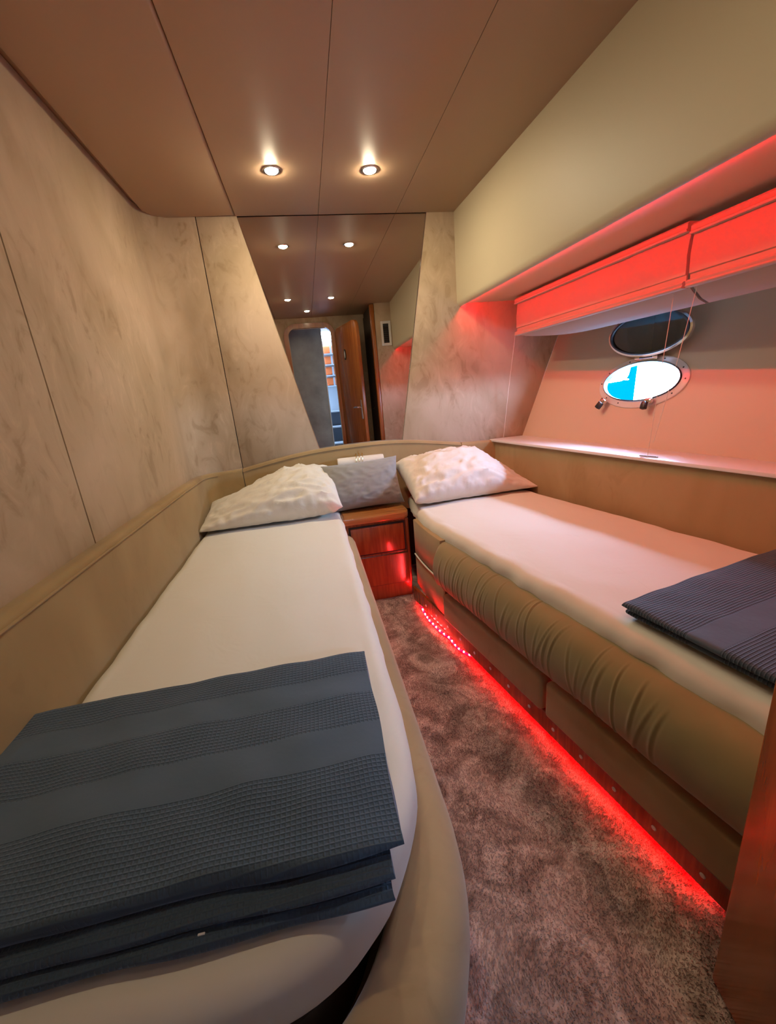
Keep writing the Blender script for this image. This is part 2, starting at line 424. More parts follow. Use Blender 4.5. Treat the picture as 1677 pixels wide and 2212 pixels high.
# an oval plate, the escutcheon and a lever handle
ov = [Vector((0.30 + 0.030*math.cos(a), 0, 1.53 + 0.055*math.sin(a))) for a in [2*math.pi*k/28 for k in range(28)]]
bm = grid([[on_leaf(p.x, p.z, 0.0) for p in ov], [on_leaf(p.x, p.z, 0.008) for p in ov], [on_leaf(0.30+(p.x-0.30)*0.7, 1.53+(p.z-1.53)*0.8, 0.010) for p in ov]], close_v=True)
tag(obj('oval_ring', bm, M['gap'], leaf, 30), 'dark oval ring')
bm = grid([[on_leaf(0.30+(p.x-0.30)*f, 1.53+(p.z-1.53)*(f+0.05), 0.006+0.006*(0.75-f)) for p in ov] for f in (0.75, 0.5, 0.25, 0.01)], close_v=True)
tag(obj('oval_plate', bm, M['whitepl'], leaf, 30), 'pale oval plate')
tag(obj('escutcheon', leaf_box((LW-0.062, 0.0, 0.84), (LW-0.032, 0.007, 1.04), 0.002), M['chrome'], leaf), 'chrome lock plate')
hb = tube([on_leaf(LW-0.047, 0.965, 0.0), on_leaf(LW-0.047, 0.965, 0.045)], 0.009, 10)
merge(hb, tube([on_leaf(LW-0.043, 0.965, 0.045), on_leaf(LW-0.10, 0.966, 0.048), on_leaf(LW-0.17, 0.962, 0.046)], 0.008, 10))
tag(obj('handle', hb, M['chrome'], leaf), 'chrome lever handle')

# sampling portals for the daylight that enters by the porthole and the companionway hatch
def portal(name, centre, ax, ay, inward, sx, sy):
    L = bpy.data.lights.new(name, 'AREA'); L.shape = 'RECTANGLE'; L.size = sx; L.size_y = sy; L.cycles.is_portal = True
    o = bpy.data.objects.new(name, L); COL.objects.link(o)
    Z = -Vector(inward).normalized(); X = Vector(ax).normalized(); Yv = Z.cross(X); c = Vector(centre)
    o.matrix_world = Matrix(((X.x, Yv.x, Z.x, c.x), (X.y, Yv.y, Z.y, c.y), (X.z, Yv.z, Z.z, c.z), (0, 0, 0, 1)))
portal('porthole_daylight', hp(PU, PV, -0.02), HU, HV, HN, 0.42, 0.22)
portal('hatch_daylight', (0.11, -2.08, 2.04), (1, 0, 0), (0, 1, 0), (0, 0, -1), 1.44, 0.30)

# ================================================================== behind the doorway (seen in the mirror)
pw = tag(obj('wall_corridor', box((-0.55, -0.74, 0.0), (0.285, -0.70, 2.1), 0.01), M['greywall']), 'blue grey corridor partition seen through the doorway in the mirror', 'wall', kind='structure')
obj('edge_trim', box((0.28, -0.745, 0.0), (0.296, -0.695, 2.1), 0.004), M['nosing'], pw)
obj('side', box((-0.60, -2.2, 0.0), (-0.55, -0.38, 2.1)), M['whitewall'], pw, None)
obj('side', box((0.78, -2.2, 0.0), (0.83, -0.38, 2.1)), M['greywall'], pw, None)
tag(obj('floor_corridor', box((-0.6, -2.3, -0.06), (0.83, -0.45, 0.0)), M['step'], smooth=None), 'dark corridor floor beyond the doorway', 'floor', kind='structure')
tag(obj('ceiling_corridor', box((-0.6, -1.95, 2.05), (0.83, -0.38, 2.1)), M['whitewall'], smooth=None), 'corridor ceiling beyond the doorway', 'ceiling', kind='structure')
tag(obj('wall_companionway', box((-0.6, -2.3, 0.0), (0.83, -2.2, 1.95)), M['whitewall'], smooth=None), 'bright white bulkhead behind the stairs, seen in the mirror', 'wall', kind='structure')
st = thing('companionway_stairs', 'dark companionway steps with pale nosings, seen through the doorway in the mirror', 'stairs', (0.5, -1.2, 0))
for k in range(4):
    y = -1.05 - 0.24*k; z = 0.22*(k+1)
    tr = obj('step', box((0.28, y-0.26, 0.0 if k == 0 else z-0.22), (0.775, y, z-0.02)), M['step'], st, None)
    obj('nosing', box((0.28, y-0.26, z-0.02), (0.775, y+0.01, z), 0.004), M['nosing'], tr)
for k, zz in enumerate((1.27, 1.43, 1.59, 1.75)):
    bm = box((0.36, -2.185, zz), (0.60, -2.08, zz+0.12), 0.03, 3)
    lab = ['lowest', 'second lowest', 'second highest', 'highest'][k]
    j = thing('life_jacket', 'bright orange life jacket, %s of the four stacked beyond the doorway in the mirror' % lab, 'life jacket', (0.48, -2.13, zz), 'orange life jackets beyond the doorway')
    obj('body', bm, M['orange'], j, 40)
    obj('strap', box((0.47, -2.188, zz-0.002), (0.50, -2.076, zz+0.122), 0.004), M['whitewall'], j)
sh = thing('jacket_rack', 'white open rack holding the orange life jackets beyond the doorway', 'rack', (0.48, -2.13, 1.2))
for zz in (1.25, 1.41, 1.57, 1.73): obj('shelf', box((0.33, -2.195, zz), (0.64, -2.06, zz+0.018)), M['whitewall'], sh, None)

# ================================================================== valance / soffit on the right
vs = thing('soffit', 'beige padded soffit box along the top of the right wall', 'soffit', (0.92, 1.0, 1.53), kind='structure')
prof = [(0.0, 1.995), (0.0, 1.60), (0.0, 1.550)]
prof += [(0.022-0.022*math.cos(a), 1.550-0.030*math.sin(a)) for a in [math.pi/2*k/6 for k in range(1, 7)]]
prof += [(0.027, 1.522), (0.028, 1.528), (0.029, 1.537), (0.06, 1.537), (0.30, 1.537), (0.72, 1.537)]
rows = []
for y in (2.408, 2.38, 2.0, 1.5, 1.0, 0.5, 0.0, -0.32):
    rows.append([Vector((val_x(y)+px, y, pz)) for px, pz in prof])
obj('fascia', grid(rows), M['valance'], vs, 40)

# ================================================================== downlights
def downlight(x, y, label, level):
    t = thing('downlight', label, 'downlight', (x, y, Z_CEIL), 'recessed ceiling downlights')
    obj('trim_ring', lathe([(0.0265, 0.003), (0.0265, -0.002), (0.030, -0.0035), (0.035, -0.0025), (0.037, -0.001), (0.037, 0.002)], (x, y, Z_CEIL), (0, 0, 1), 32), M['chrome'], t)
    obj('lens', lathe([(0.0262, -0.001), (0.0225, -0.006), (0.013, -0.0095), (0.0005, -0.011)], (x, y, Z_CEIL), (0, 0, 1), 12), M['lens%d' % level], t)
downlight(-0.01, 1.985, 'left one of the two ceiling downlights directly in front of the mirror', 0)
downlight(0.387, 1.985, 'right one of the two ceiling downlights directly in front of the mirror', 0)
downlight(-0.04, 0.605, 'left ceiling downlight of the second pair, seen only in the mirror', 1)
downlight(0.357, 0.605, 'right ceiling downlight of the second pair, seen only in the mirror', 1)
downlight(0.136, 0.05, 'single ceiling downlight nearest the doorway, seen only in the mirror', 2)

# ================================================================== LED strips
def led_strip(name, label, path, mat, width, normal, leds, led_r=0.0025, tape_first=0):
    """flat tape along path; LED dies as parts"""
    path = [Vector(p) for p in path]; normal = Vector(normal).normalized()
    t = thing(name, label, 'led strip', path[0])
    rows = []
    for i, p in enumerate(path):
        d = (path[min(i+1, len(path)-1)] - path[max(i-1, 0)]).normalized(); sd = d.cross(normal).normalized()
        rows.append([p - sd*width/2, p + sd*width/2, p + sd*width/2 - normal*0.002, p - sd*width/2 - normal*0.002])
    obj('tape', grid(rows, close_v=True, cap=True), mat, t, None)
    dm = bpy.data.meshes.new('led'); b = bmesh.new(); bmesh.ops.create_icosphere(b, subdivisions=1, radius=led_r); b.to_mesh(dm); b.free(); dm.materials.append(M['led'])
    for q in leds:
        o = bpy.data.objects.new('led', dm); COL.objects.link(o); put(o, t); o.location = q
    return t
def resample(path, step):
    path = [Vector(p) for p in path]; out = [path[0].copy()]; acc = 0.0
    for a, b in zip(path, path[1:]):
        L = (b-a).length; t = step-acc
        while t <= L: out.append(a.lerp(b, t/L)); t += step
        acc = (acc+L) % step if L+acc >= step else acc+L
    return out
yy = [2.40 - 0.1*k for k in range(27)]
vp = [Vector((val_x(y)+0.036, y, 1.530)) for y in yy]
led_strip('led_strip', 'glowing red led strip under the front edge of the soffit', vp, M['ledtape_top'], 0.005, (0.66, 0, -0.75), [p + Vector((-0.001, 0, -0.002)) for p in resample(vp, 0.05)], 0.0014)
fp = [(0.452, 1.93, 0.01), (0.449, 1.881, 0.01), (0.442, 1.829, 0.01), (0.441, 1.782, 0.01), (0.443, 1.749, 0.01), (0.445, 1.717, 0.01), (0.452, 1.684, 0.01), (0.458, 1.652, 0.01), (0.465, 1.617, 0.01), (0.475, 1.586, 0.01), (0.487, 1.555, 0.01), (0.491, 1.524, 0.01), (0.494, 1.490, 0.01), (0.500, 1.461, 0.01), (0.512, 1.433, 0.01), (0.526, 1.405, 0.012)]
fp2 = fp + [tuple(rb(s, 0.030, 0.030)) for s in (0.70, 0.8, 1.0, 1.2, 1.4, 1.55)]
led_strip('led_strip', 'glowing red led strip lying on the carpet along the right bunk', fp2, M['ledtape_floor'], 0.009, (0, 0, 1), [Vector(p)+Vector((-0.001, 0, 0.003)) for p in fp[1:]] + [p + Vector((0, 0, 0.003)) for p in resample(fp2[16:], 0.05)], 0.0035)

# ================================================================== LEFT BUNK
def rounded_outline(x0, x1, y0, y1, r_near, r_far, rl=0.03, per=0.02):
    """CCW outline: near right corner has a large elliptical round"""
    pts = []
    def arc(cx, cy, rx, ry, a0, a1, n):
        for k in range(n+1):
            a = a0 + (a1-a0)*k/n; pts.append(Vector((cx+rx*math.cos(a), cy+ry*math.sin(a), 0)))
    def line(a, b):
        a = Vector((*a, 0)); b = Vector((*b, 0)); n = max(1, int((b-a).length/per))
        for k in range(1, n): pts.append(a.lerp(b, k/n))
    rx, ry = r_near
    arc(x1-rx, y0+ry, rx, ry, -math.pi/2, 0, 22); line((x1, y0+ry), (x1, y1-r_far))
    arc(x1-r_far, y1-r_far, r_far, r_far, 0, math.pi/2, 6); line((x1-r_far, y1), (x0+rl, y1))
    arc(x0+rl, y1-rl, rl, rl, math.pi/2, math.pi, 5); line((x0, y1-rl), (x0, y0+rl))
    arc(x0+rl, y0+rl, rl, rl, math.pi, 1.5*math.pi, 5); line((x0+rl, y0), (x1-rx, y0))
    return pts
def inset(pts, d):
    out = []; n = len(pts)
    for i in range(n):
        t = (pts[(i+1) % n]-pts[i-1]).normalized(); nrm = Vector((-t.y, t.x, 0)); out.append(pts[i]+nrm*d)
    return out
def mattress(name, pts, z0, z1, r, label, parent, mat, seed, amp=0.004, dome=0.006, tuck=0.004, wr_=0.0):
    rows = []
    def ring(d, z, wob=0.0):
        q = inset(pts, d)
        return [Vector((p.x, p.y, z)) + Vector((nz(p.x*14+seed, p.y*14, z*9)*wob, nz(p.x*14, p.y*14+seed, z*9)*wob, nz(p.x*9, p.y*9, seed)*wob*0.7)) for p in q]
    rows.append(ring(0.035, z0)); rows.append(ring(0.022, z0+0.006)); rows.append(ring(0.008, z0+0.024, tuck))
    for k in range(1, 4): rows.append(ring(0.0, z0+0.02+(z1-r-z0-0.02)*k/3, tuck))
    for k in range(1, 7):
        a = math.pi/2*k/6; rows.append(ring(r*(1-math.cos(a)), z1-r+r*math.sin(a), tuck*0.6))
    base = inset(pts, r); cx = sum(p.x for p in base)/len(base); cy = sum(p.y for p in base)/len(base); c = Vector((cx, cy, 0))
    for k in range(1, 36):
        f = 1-k/36; rr_ = []
        for p in base:
            q = c + (p-c)*f
            e = 1-f*f
            zz = z1 + dome*e + wr_*0.0035*abs(nz(q.x*22+seed, q.y*5, 2.2))*max(0.0, min(1.0, (0.62-q.y)/0.25)) + amp*(nz(q.x*5+seed, q.y*5, 1.3) + 0.5*nz(q.x*12, q.y*9+seed, 4.0))*min(1, (1-f)*6)
            rr_.append(Vector((q.x, q.y, zz)))
        rows.append(rr_)
    bm = grid(rows, close_v=True)
    bm.verts.ensure_lookup_table(); n_ = len(base); bm.faces.new([bm.verts[len(bm.verts)-n_+i] for i in range(n_)])
    return obj(name, bm, mat, parent, 60)
lb = thing('bunk_bed', 'left bunk with beige suede base and rounded foot', 'bed', (-0.25, 1.2, 0))
lo_out = rounded_outline(-0.612, 0.152, 0.175, 2.375, (0.30, 0.36), 0.02)
# base plinth and padded rim
pl = inset(lo_out, 0.07)
rows = [[Vector((p.x, p.y, z)) for p in pl] for z in (0.0, 0.27)]
obj('plinth', grid(rows, close_v=True), M['trim_suede'], lb, 40)
rp = [(0.10, 0.235), (0.03, 0.235), (0.010, 0.247), (0.0, 0.27), (-0.004, 0.32), (0.002, 0.365), (0.014, 0.390), (0.032, 0.402), (0.060, 0.401), (0.090, 0.396), (0.106, 0.388), (0.113, 0.372), (0.116, 0.30), (0.15, 0.29)]
rows = [[Vector((p.x, p.y, z + 0.003*nz(p.x*6, p.y*6, 3))) for p in inset(lo_out, d)] for d, z in rp]
obj('rim', grid(rows, close_v=True), M['trim_suede'], lb, 60)
lmat = rounded_outline(-0.598, 0.104, 0.305, 2.36, (0.26, 0.32), 0.05)
obj('deck', grid([[Vector((p.x, p.y, z)) for p in inset(lo_out, 0.145)] for z in (0.26, 0.381)], close_v=True, cap=True), M['darkpanel'], lb, 40)
lm = mattress('mattress', lmat, 0.380, 0.498, 0.035, '', lb, M['sheet'], 3.1, 0.003, 0.006, 0.006, 1.0)
tag(lm, 'mattress under a pale beige fitted sheet')
led_strip('led_strip', 'red led strip glowing under the rim of the left bunk', [Vector((p.x, p.y, 0.236)) for p in inset(lo_out, 0.045)[10:100:3]], M['ledtape_left'], 0.008, (0, 0, -1), [])

# backrest along the left wall and around the corner
def backrest(name, path, z0, ztop, th, parent, mat=None):
    """path: list of (x, y, nx, ny, ztop) front-face points with outward (room side) normal"""
    rows = []
    for x, y, nx, ny, zt_ in path:
        n = Vector((nx, ny, 0)); p = Vector((x, y, 0))
        pr_ = [(0, z0), (0, zt_-0.02), (-0.003, zt_-0.008), (-0.010, zt_-0.001), (-0.02, zt_), (-th, zt_), (-th, z0)]
        rows.append([p + n*a + Vector((0, 0, z)) for a, z in pr_])
    return obj(name, grid(rows, close_v=True, cap=True), mat or M['trim_suede'], parent, 40)
hb_ = thing('headboard', 'arched tan suede headboard below the mirror', 'headboard', (0.2, 2.39, 0.40))
bl_ = thing('backrest', 'tan suede backrest with piping running along the left wall', 'backrest', (-0.60, 1.0, 0.40))
lpath = [(-0.600, -0.32, 1, 0, 0.76), (-0.600, 0.5, 1, 0, 0.76), (-0.600, 1.2, 1, 0, 0.76), (-0.600, 2.0, 1, 0, 0.757), (-0.598, 2.26, 0.98, -0.15, 0.753)]
cc = (-0.52, 2.30)
for k in range(0, 9):
    a = math.pi*(1 - k/16.0)
    lpath.append((cc[0]+0.076*math.cos(a), cc[1]+0.076*math.sin(a), -math.cos(a), -math.sin(a), 0.752))
backrest('side_pad', lpath, 0.40, 0.76, 0.040, bl_)
obj('piping', tube([Vector((p[0]+p[2]*0.001, p[1]+p[3]*0.001, p[4]-0.018)) for p in lpath[:-1]], 0.0032, 8), M['trim_suede'], bl_)
def arch(pts, y=2.376):
    q = catmull([(x, 0, z) for x, z in pts], 8)
    return [(p.x, y, 0, -1, p.z) for p in q]
hpts = [(-0.522, 0.752), (-0.402, 0.758)]
backrest('head_pad', arch(hpts), 0.40, 0.8, 0.032, hb_)
apath = arch([(-0.398, 0.757), (-0.18, 0.795), (0.04, 0.819), (0.33, 0.826), (0.53, 0.817), (0.72, 0.792), (0.886, 0.765)])
backrest('head_pad', apath, 0.40, 0.8, 0.032, hb_)
obj('piping', tube([Vector((p[0], p[1]-0.001, p[4]-0.016)) for p in apath], 0.0030, 8), M['trim_suede'], hb_)

# ================================================================== RIGHT BUNK
rbd = thing('bunk_bed', 'right bunk with ribbed velvet bolster and suede drawer fronts', 'bed', tuple(rb(0.9, 0.35, 0)))
SMAX = 1.78
def e0(s): return 0.055*(max(0.0, 1-s/0.46))**2
obj('base', box((0.14, 0.055, 0.0), (SMAX, 0.76, 0.42), 0, 1, RBM), M['gap'], rbd, None)
kb = obj('kickboard', box((0.10, 0.0, 0.030), (SMAX, 0.014, 0.104), 0.002, 1, RBM), M['wood'], rbd)
cm = bpy.data.meshes.new('screw_cap'); b = bmesh.new()
bmesh.ops.create_cone(b, cap_ends=True, segments=12, radius1=0.0065, radius2=0.005, depth=0.004)
bmesh.ops.transform(b, matrix=Matrix(((0, 0, RE.x, 0), (0, 0, RE.y, 0), (0, 1, 0, 0), (0, 0, 0, 1))) @ Matrix(((1,0,0,0),(0,1,0,0),(0,0,-1,0),(0,0,0,1))), verts=b.verts)
for v in b.verts: pass
b.free(); b = bmesh.new()
sb = lathe([(0.0065, 0.002), (0.0060, -0.001), (0.0045, -0.0022), (0.0003, -0.0026)], (0, 0, 0), RE, 12)
sb.to_mesh(cm); sb.free(); b.free(); cm.materials.append(M['whitepl'])
for k in range(14):
    o = bpy.data.objects.new('screw_cap', cm); COL.objects.link(o); put(o, kb); o.location = rb(0.252+0.1085*k, 0.0, 0.064)
for s0, s1 in ((0.465, 1.082), (1.098, SMAX)):
    bm = box((s0, -0.018, 0.106), (s1, 0.03, 0.232), 0.014, 4, RBM)
    obj('drawer', bm, M['trim_suede'], rbd)
# flat corner panels by the nightstand
def strip_panel(name, s0, s1, z0_, z1_, th, mat):
    rows = []
    for k in range(13):
        s = s0+(s1-s0)*k/12; e = e0(s)
        rows.append([rb(s, e+th, z0_), rb(s, e+0.003, z0_), rb(s, e, z0_+0.004), rb(s, e, z1_-0.004), rb(s, e+0.003, z1_), rb(s, e+th, z1_)])
    return obj(name, grid(rows, close_v=True, cap=True), mat, rbd, 40)
strip_panel('corner_panel', 0.085, 0.462, 0.105, 0.272, 0.03, M['trim_suede'])
strip_panel('corner_panel', 0.085, 0.435, 0.282, 0.465, 0.03, M['trim_suede'])
obj('piping', tube([rb(0.085+(0.37)*k/10, e0(0.085+0.37*k/10)-0.002, 0.277) for k in range(11)], 0.004, 8), M['sheet'], rbd)
# bolster with gathers
rnd = random.Random(5)
cre = []
s = 0.52
while s < 1.50:
    cre.append((s, rnd.uniform(-0.07, 0.02), rnd.uniform(0.0012, 0.0028), rnd.uniform(0.0028, 0.0055), rnd.uniform(0.15, 0.45), rnd.uniform(0.6, 1.0)))
    s += rnd.uniform(0.020, 0.046)
bprof = [(0.06, 0.445), (0.035, 0.456), (0.012, 0.457), (-0.012, 0.447), (-0.032, 0.425), (-0.045, 0.395), (-0.051, 0.36), (-0.049, 0.325), (-0.041, 0.295), (-0.028, 0.272), (-0.010, 0.262), (0.02, 0.260), (0.05, 0.262)]
bpf = [Vector((p[0], p[1], 0)) for p in bprof]; bpf = catmull(bpf, 3)
rows = []
NS = 900
for i in range(NS+1):
    s = 0.437 + (SMAX-0.437)*i/NS; row = []
    for j, p in enumerate(bpf):
        t = j/(len(bpf)-1)
        e, z = p.x, p.y
        dsp = 0.0
        for cs, lean, amp, w, t0, t1 in cre:
            x = (s - cs - lean*(t-0.4) - 0.012*math.sin(t*5+cs*40))/w
            if abs(x) < 3:
                win = max(0.0, min(1.0, (t-t0+0.1)/0.12))*max(0.0, min(1.0, (t1-t+0.05)/0.12))
                dsp += amp*(math.exp(-x*x) - 0.7*math.exp(-(x-1.3)**2))*win
        dsp += 0.0035*nz(s*5, t*2, 7) + 0.002*nz(s*17, t*5, 2)
        end = min(1.0, (s-0.437)/0.02)
        c = Vector((0.02, 0.36)); n = (Vector((e, z))-c).normalized() if (Vector((e, z))-c).length > 0.01 else Vector((-1, 0))
        row.append(rb(s, (e + n.x*dsp), z + n.y*dsp) if end >= 1 else rb(s, 0.02+(e-0.02)*(0.75+0.25*end), z))
    rows.append(row)
obj('bolster', grid(rows, cap=True), M['bolster'], rbd, 70)
# mattress
ro = []
def rline(a, b2, n):
    for k in range(n): ro.append(Vector(a).lerp(Vector(b2), k/n))
A0 = rb(SMAX, 0.030, 0); 
fr = [rb(SMAX - (SMAX-0.05)*k/90, 0.028 + e0(SMAX-(SMAX-0.05)*k/90)*0.8, 0) for k in range(91)]
far_s = -0.24
fr += [rb(0.05-(0.05-far_s)*k/14, 0.028 + e0(0.05-(0.05-far_s)*k/14)*1.0, 0) for k in range(1, 15)]
yf_ = 2.366
f_last = fr[-1]
outl = []
for p in reversed(fr): outl.append(Vector((p.x, min(p.y, yf_), 0)))
# outl runs far->near along the aisle side; continue along foot, hull side, head
foot_a, foot_b = rb(SMAX, 0.030, 0), rb(SMAX, 0.752, 0)
for k in range(1, 30): outl.append(foot_a.lerp(foot_b, k/30))
hull_a, hull_b = rb(SMAX, 0.752, 0), rb(-0.21, 0.752, 0)
for k in range(0, 90): outl.append(hull_a.lerp(hull_b, k/90))
head_a, head_b = Vector((hull_b.x, yf_, 0)), outl[0]
for k in range(0, 30): outl.append(head_a.lerp(head_b, k/30))
# orientation check (needs CCW for inward normals)
area = sum(outl[i].x*outl[(i+1) % len(outl)].y - outl[(i+1) % len(outl)].x*outl[i].y for i in range(len(outl)))
if area < 0: outl.reverse()
rm = mattress('mattress', outl, 0.425, 0.508, 0.04, '', rbd, M['sheet'], 9.7, 0.004, 0.008, 0.011)
tag(rm, 'mattress under a pale fitted sheet')
# backrest and shelf on the hull side
hr = thing('backrest', 'tan suede backrest below the porthole shelf', 'backrest', tuple(rb(0.8, 0.78, 0.42)))
rpath = []
for k in range(12):
    p = rb(-0.245 + (SMAX+0.24)*k/11, 0.757, 0); rpath.append((p.x, p.y, -RE.x, -RE.y, 0.748))
backrest('side_pad', rpath, 0.40, 0.748, 0.04, hr)
hp2 = arch([(0.890, 0.764), (1.0, 0.760), (1.122, 0.756)])
backrest('corner_pad', hp2, 0.40, 0.76, 0.032, hr)
sf0, sf1 = rb(-0.28, 0.742, 0), rb(SMAX, 0.742, 0)
poly = [(sf0.x, 2.405), (sf1.x, sf1.y), (1.31+0.15*(2.42-sf1.y), sf1.y), (1.315, 2.405)]
shf = tag(obj('shelf', prism(poly, (0, 0, 0.748), (1, 0, 0), (0, 1, 0), (0, 0, 1), 0.014, 0.003), M['shelf']), 'pale narrow shelf under the porthole, bright with daylight', 'shelf')

# ================================================================== NIGHTSTAND
ns = thing('nightstand', 'small mahogany nightstand between the two bunks', 'nightstand', (0.27, 2.19, 0))
NX0, NX1, NY0, NY1 = 0.112, 0.440, 2.02, 2.37
obj('plinth', box((NX0, NY0+0.012, 0.0), (NX1, NY1, 0.085), 0.002, 1), M['wood'], ns)
obj('body', box((NX0, NY0+0.006, 0.085), (NX1, NY1, 0.455), 0.002, 1), M['wood'], ns)
obj('front_panel', box((NX0+0.008, NY0-0.004, 0.092), (NX1-0.012, NY0+0.008, 0.262), 0.002, 1), M['wood'], ns)
dw = obj('drawer', box((NX0+0.020, NY0-0.008, 0.284), (NX1-0.026, NY0+0.008, 0.432), 0.003, 2), M['wood'], ns)
obj('shadow_gap', box((NX0+0.012, NY0+0.001, 0.276), (NX1-0.018, NY0+0.0065, 0.440)), M['gap'], ns, None)
obj('side_post', box((NX1-0.014, NY0-0.006, 0.085), (NX1+0.002, NY0+0.02, 0.455), 0.005, 3), M['wood'], ns)
tp = [(NX0-0.012, NY1), (NX0-0.012, NY0-0.012)]
r = 0.035
tp += [(NX1+0.008-r+r*math.sin(a), NY0-0.012+r-r*math.cos(a)) for a in [math.pi/2*k/6 for k in range(7)]] + [(NX1+0.008, NY1)]
tb = prism(tp, (0, 0, 0.455), (1, 0, 0), (0, 1, 0), (0, 0, 1), 0.036)
bmesh.ops.bevel(tb, geom=[e for e in tb.edges if abs(e.verts[0].co.z-e.verts[1].co.z) < 1e-4], offset=0.009, segments=3, profile=0.5, affect='EDGES')
top = obj('top', tb, M['woodtop'], ns, 40)

# ================================================================== PILLOWS
def pillow_mesh(w, h, t, seed, p=2.6, pinch=0.07, wr_amp=0.006, sag=0.0, n=56):
    """local: x width, y height, z thickness"""
    rows = []
    def P(u, v, sgn):
        cu, cv = abs(u), abs(v)
        th = (max(0, 1-cu**p)*max(0, 1-cv**p))**0.42
        # seam edges bow inward between the corners
        x = u*w/2*(1-pinch*(1-cv**2)*0 - pinch*(1-v*v)*cu**3*0.6)
        y = v*h/2*(1-pinch*(1-u*u)*cv**3*0.6)
        rad = wr_amp*(0.8*nz(u*2.2+seed, v*2.2, seed) + 0.5*nz(u*6, v*7+seed, 1.7) - 1.5*abs(nz(u*3.5+v*2+seed, v*4-u*1.5, 5.0))**0.7 - 0.8*abs(nz(u*8-v*3, v*6+u*3+seed, 9.0))**0.8)
        edge = wr_amp*1.3*math.sin((u+v*0.3)*40+seed*3)*math.exp(-((1-cv)/0.10)**2) if cv > 0.7 else 0
        z = sgn*(t/2*th + (rad+edge*0.5)*min(1, th*1.6))
        return Vector((x, y, z - sag*(1-u*u)*0))
    bm = bmesh.new(); grids = {}
    for sgn in (1, -1):
        V = {}
        for i in range(n+1):
            for j in range(n+1):
                u = -1+2*i/n; v = -1+2*j/n
                u = math.sin(u*math.pi/2)*0.5+u*0.5; v = math.sin(v*math.pi/2)*0.5+v*0.5
                if sgn < 0 and (i in (0, n) or j in (0, n)): V[i, j] = grids[1][i, j]
                else: V[i, j] = bm.verts.new(P(u, v, sgn))
        grids[sgn] = V
        for i in range(n):
            for j in range(n):
                f = (V[i, j], V[i+1, j], V[i+1, j+1], V[i, j+1])
                bm.faces.new(f if sgn > 0 else tuple(reversed(f)))
    return bm
def place_pillow(name, label, bm, mat, centre, ax_w, ax_h, drop=None):
    """ax_w: width direction; ax_h: height direction; thickness = cross"""
    X = Vector(ax_w).normalized(); Yv = Vector(ax_h); Yv = (Yv - X*Yv.dot(X)).normalized(); Z = X.cross(Yv)
    m = Matrix(((X.x, Yv.x, Z.x, centre[0]), (X.y, Yv.y, Z.y, centre[1]), (X.z, Yv.z, Z.z, centre[2]), (0, 0, 0, 1)))
    bmesh.ops.transform(bm, matrix=m, verts=bm.verts)
    if drop: 
        for v in bm.verts: v.co = drop(v.co)
    return tag(obj(name, bm, mat, None, 70), label, 'pillow', 'pillows at the head end')
def floor_at(zmin, soft=0.03, taper=None):
    def f(c):
        if taper:
            x0, x1, k0, k1 = taper; t = max(0.0, min(1.0, (c.x-x0)/(x1-x0))); t = t*t*(3-2*t)
            c = Vector((c.x, c.y, zmin + (c.z-zmin)*(k0+(k1-k0)*t)))
        if c.z < zmin+soft:
            d = zmin+soft-c.z; c = Vector((c.x, c.y, zmin + soft*math.exp(-d/soft)))
        c = Vector((max(c.x, -0.594), c.y if c.y < 2.35 else 2.35 + 0.02*(1-math.exp(-(c.y-2.35)/0.02)), c.z))
        return c
    return f
place_pillow('pillow', 'creased white pillow at the head of the left bunk', pillow_mesh(0.71, 0.37, 0.25, 1.0, p=2.4, wr_amp=0.014), M['pillow'], (-0.243, 2.20, 0.612), (1, -0.02, 0.02), (0, 0.94, 0.34), floor_at(0.507, 0.02, (-0.62, -0.05, 0.52, 1.08)))
place_pillow('pillow', 'creased white pillow tinted pink at the head of the right bunk', pillow_mesh(0.71, 0.40, 0.25, 2.0, p=2.4, wr_amp=0.014), M['pillow'], (0.815, 2.165, 0.615), (0.99, 0.06, 0.0), (0, 0.94, 0.34), floor_at(0.518, 0.02, (1.20, 0.85, 0.40, 1.05)))
place_pillow('cushion', 'small plain grey cushion leaning upright on the nightstand', pillow_mesh(0.43, 0.27, 0.17, 3.0, p=2.8, pinch=0.14, wr_amp=0.004), M['greypillow'], (0.245, 2.215, 0.618), (1, 0.0, 0.03), (0.03, 0.36, 0.93), floor_at(0.493, 0.012))

# rolled towel with gold wire ring
rl = thing('rolled_towel', 'small rolled white towel with a gold wire ring, behind the grey cushion', 'towel', (0.26, 2.335, 0.70))
rows = []
for k in range(25):
    x = 0.128 + 0.265*k/24; rr_ = 0.031 if 0 < k < 24 else 0.029
    rows.append([Vector((x, 2.338 + rr_*math.cos(a)*(1+0.02*nz(x*20, a)), 0.728 - 0.008*(x-0.26) + rr_*math.sin(a))) for a in [2*math.pi*j/20 for j in range(20)]])
obj('roll', grid(rows, close_v=True, cap=True), M['paper'], rl, 50)
for dx in (-0.014, 0.004, 0.022):
    pts = [(0.245+dx+0.006*math.sin(a), 2.338+0.034*math.cos(a), 0.728+0.034*math.sin(a)+max(0, math.sin(a))*0.014) for a in [2*math.pi*j/24 for j in range(24)]]
    obj('wire_loop', tube(pts, 0.0016, 6, closed=True), M['gold'], rl)
obj('wire_loop', tube([(0.249, 2.33, 0.772), (0.250, 2.33, 0.79)], 0.0014, 6), M['gold'], rl)

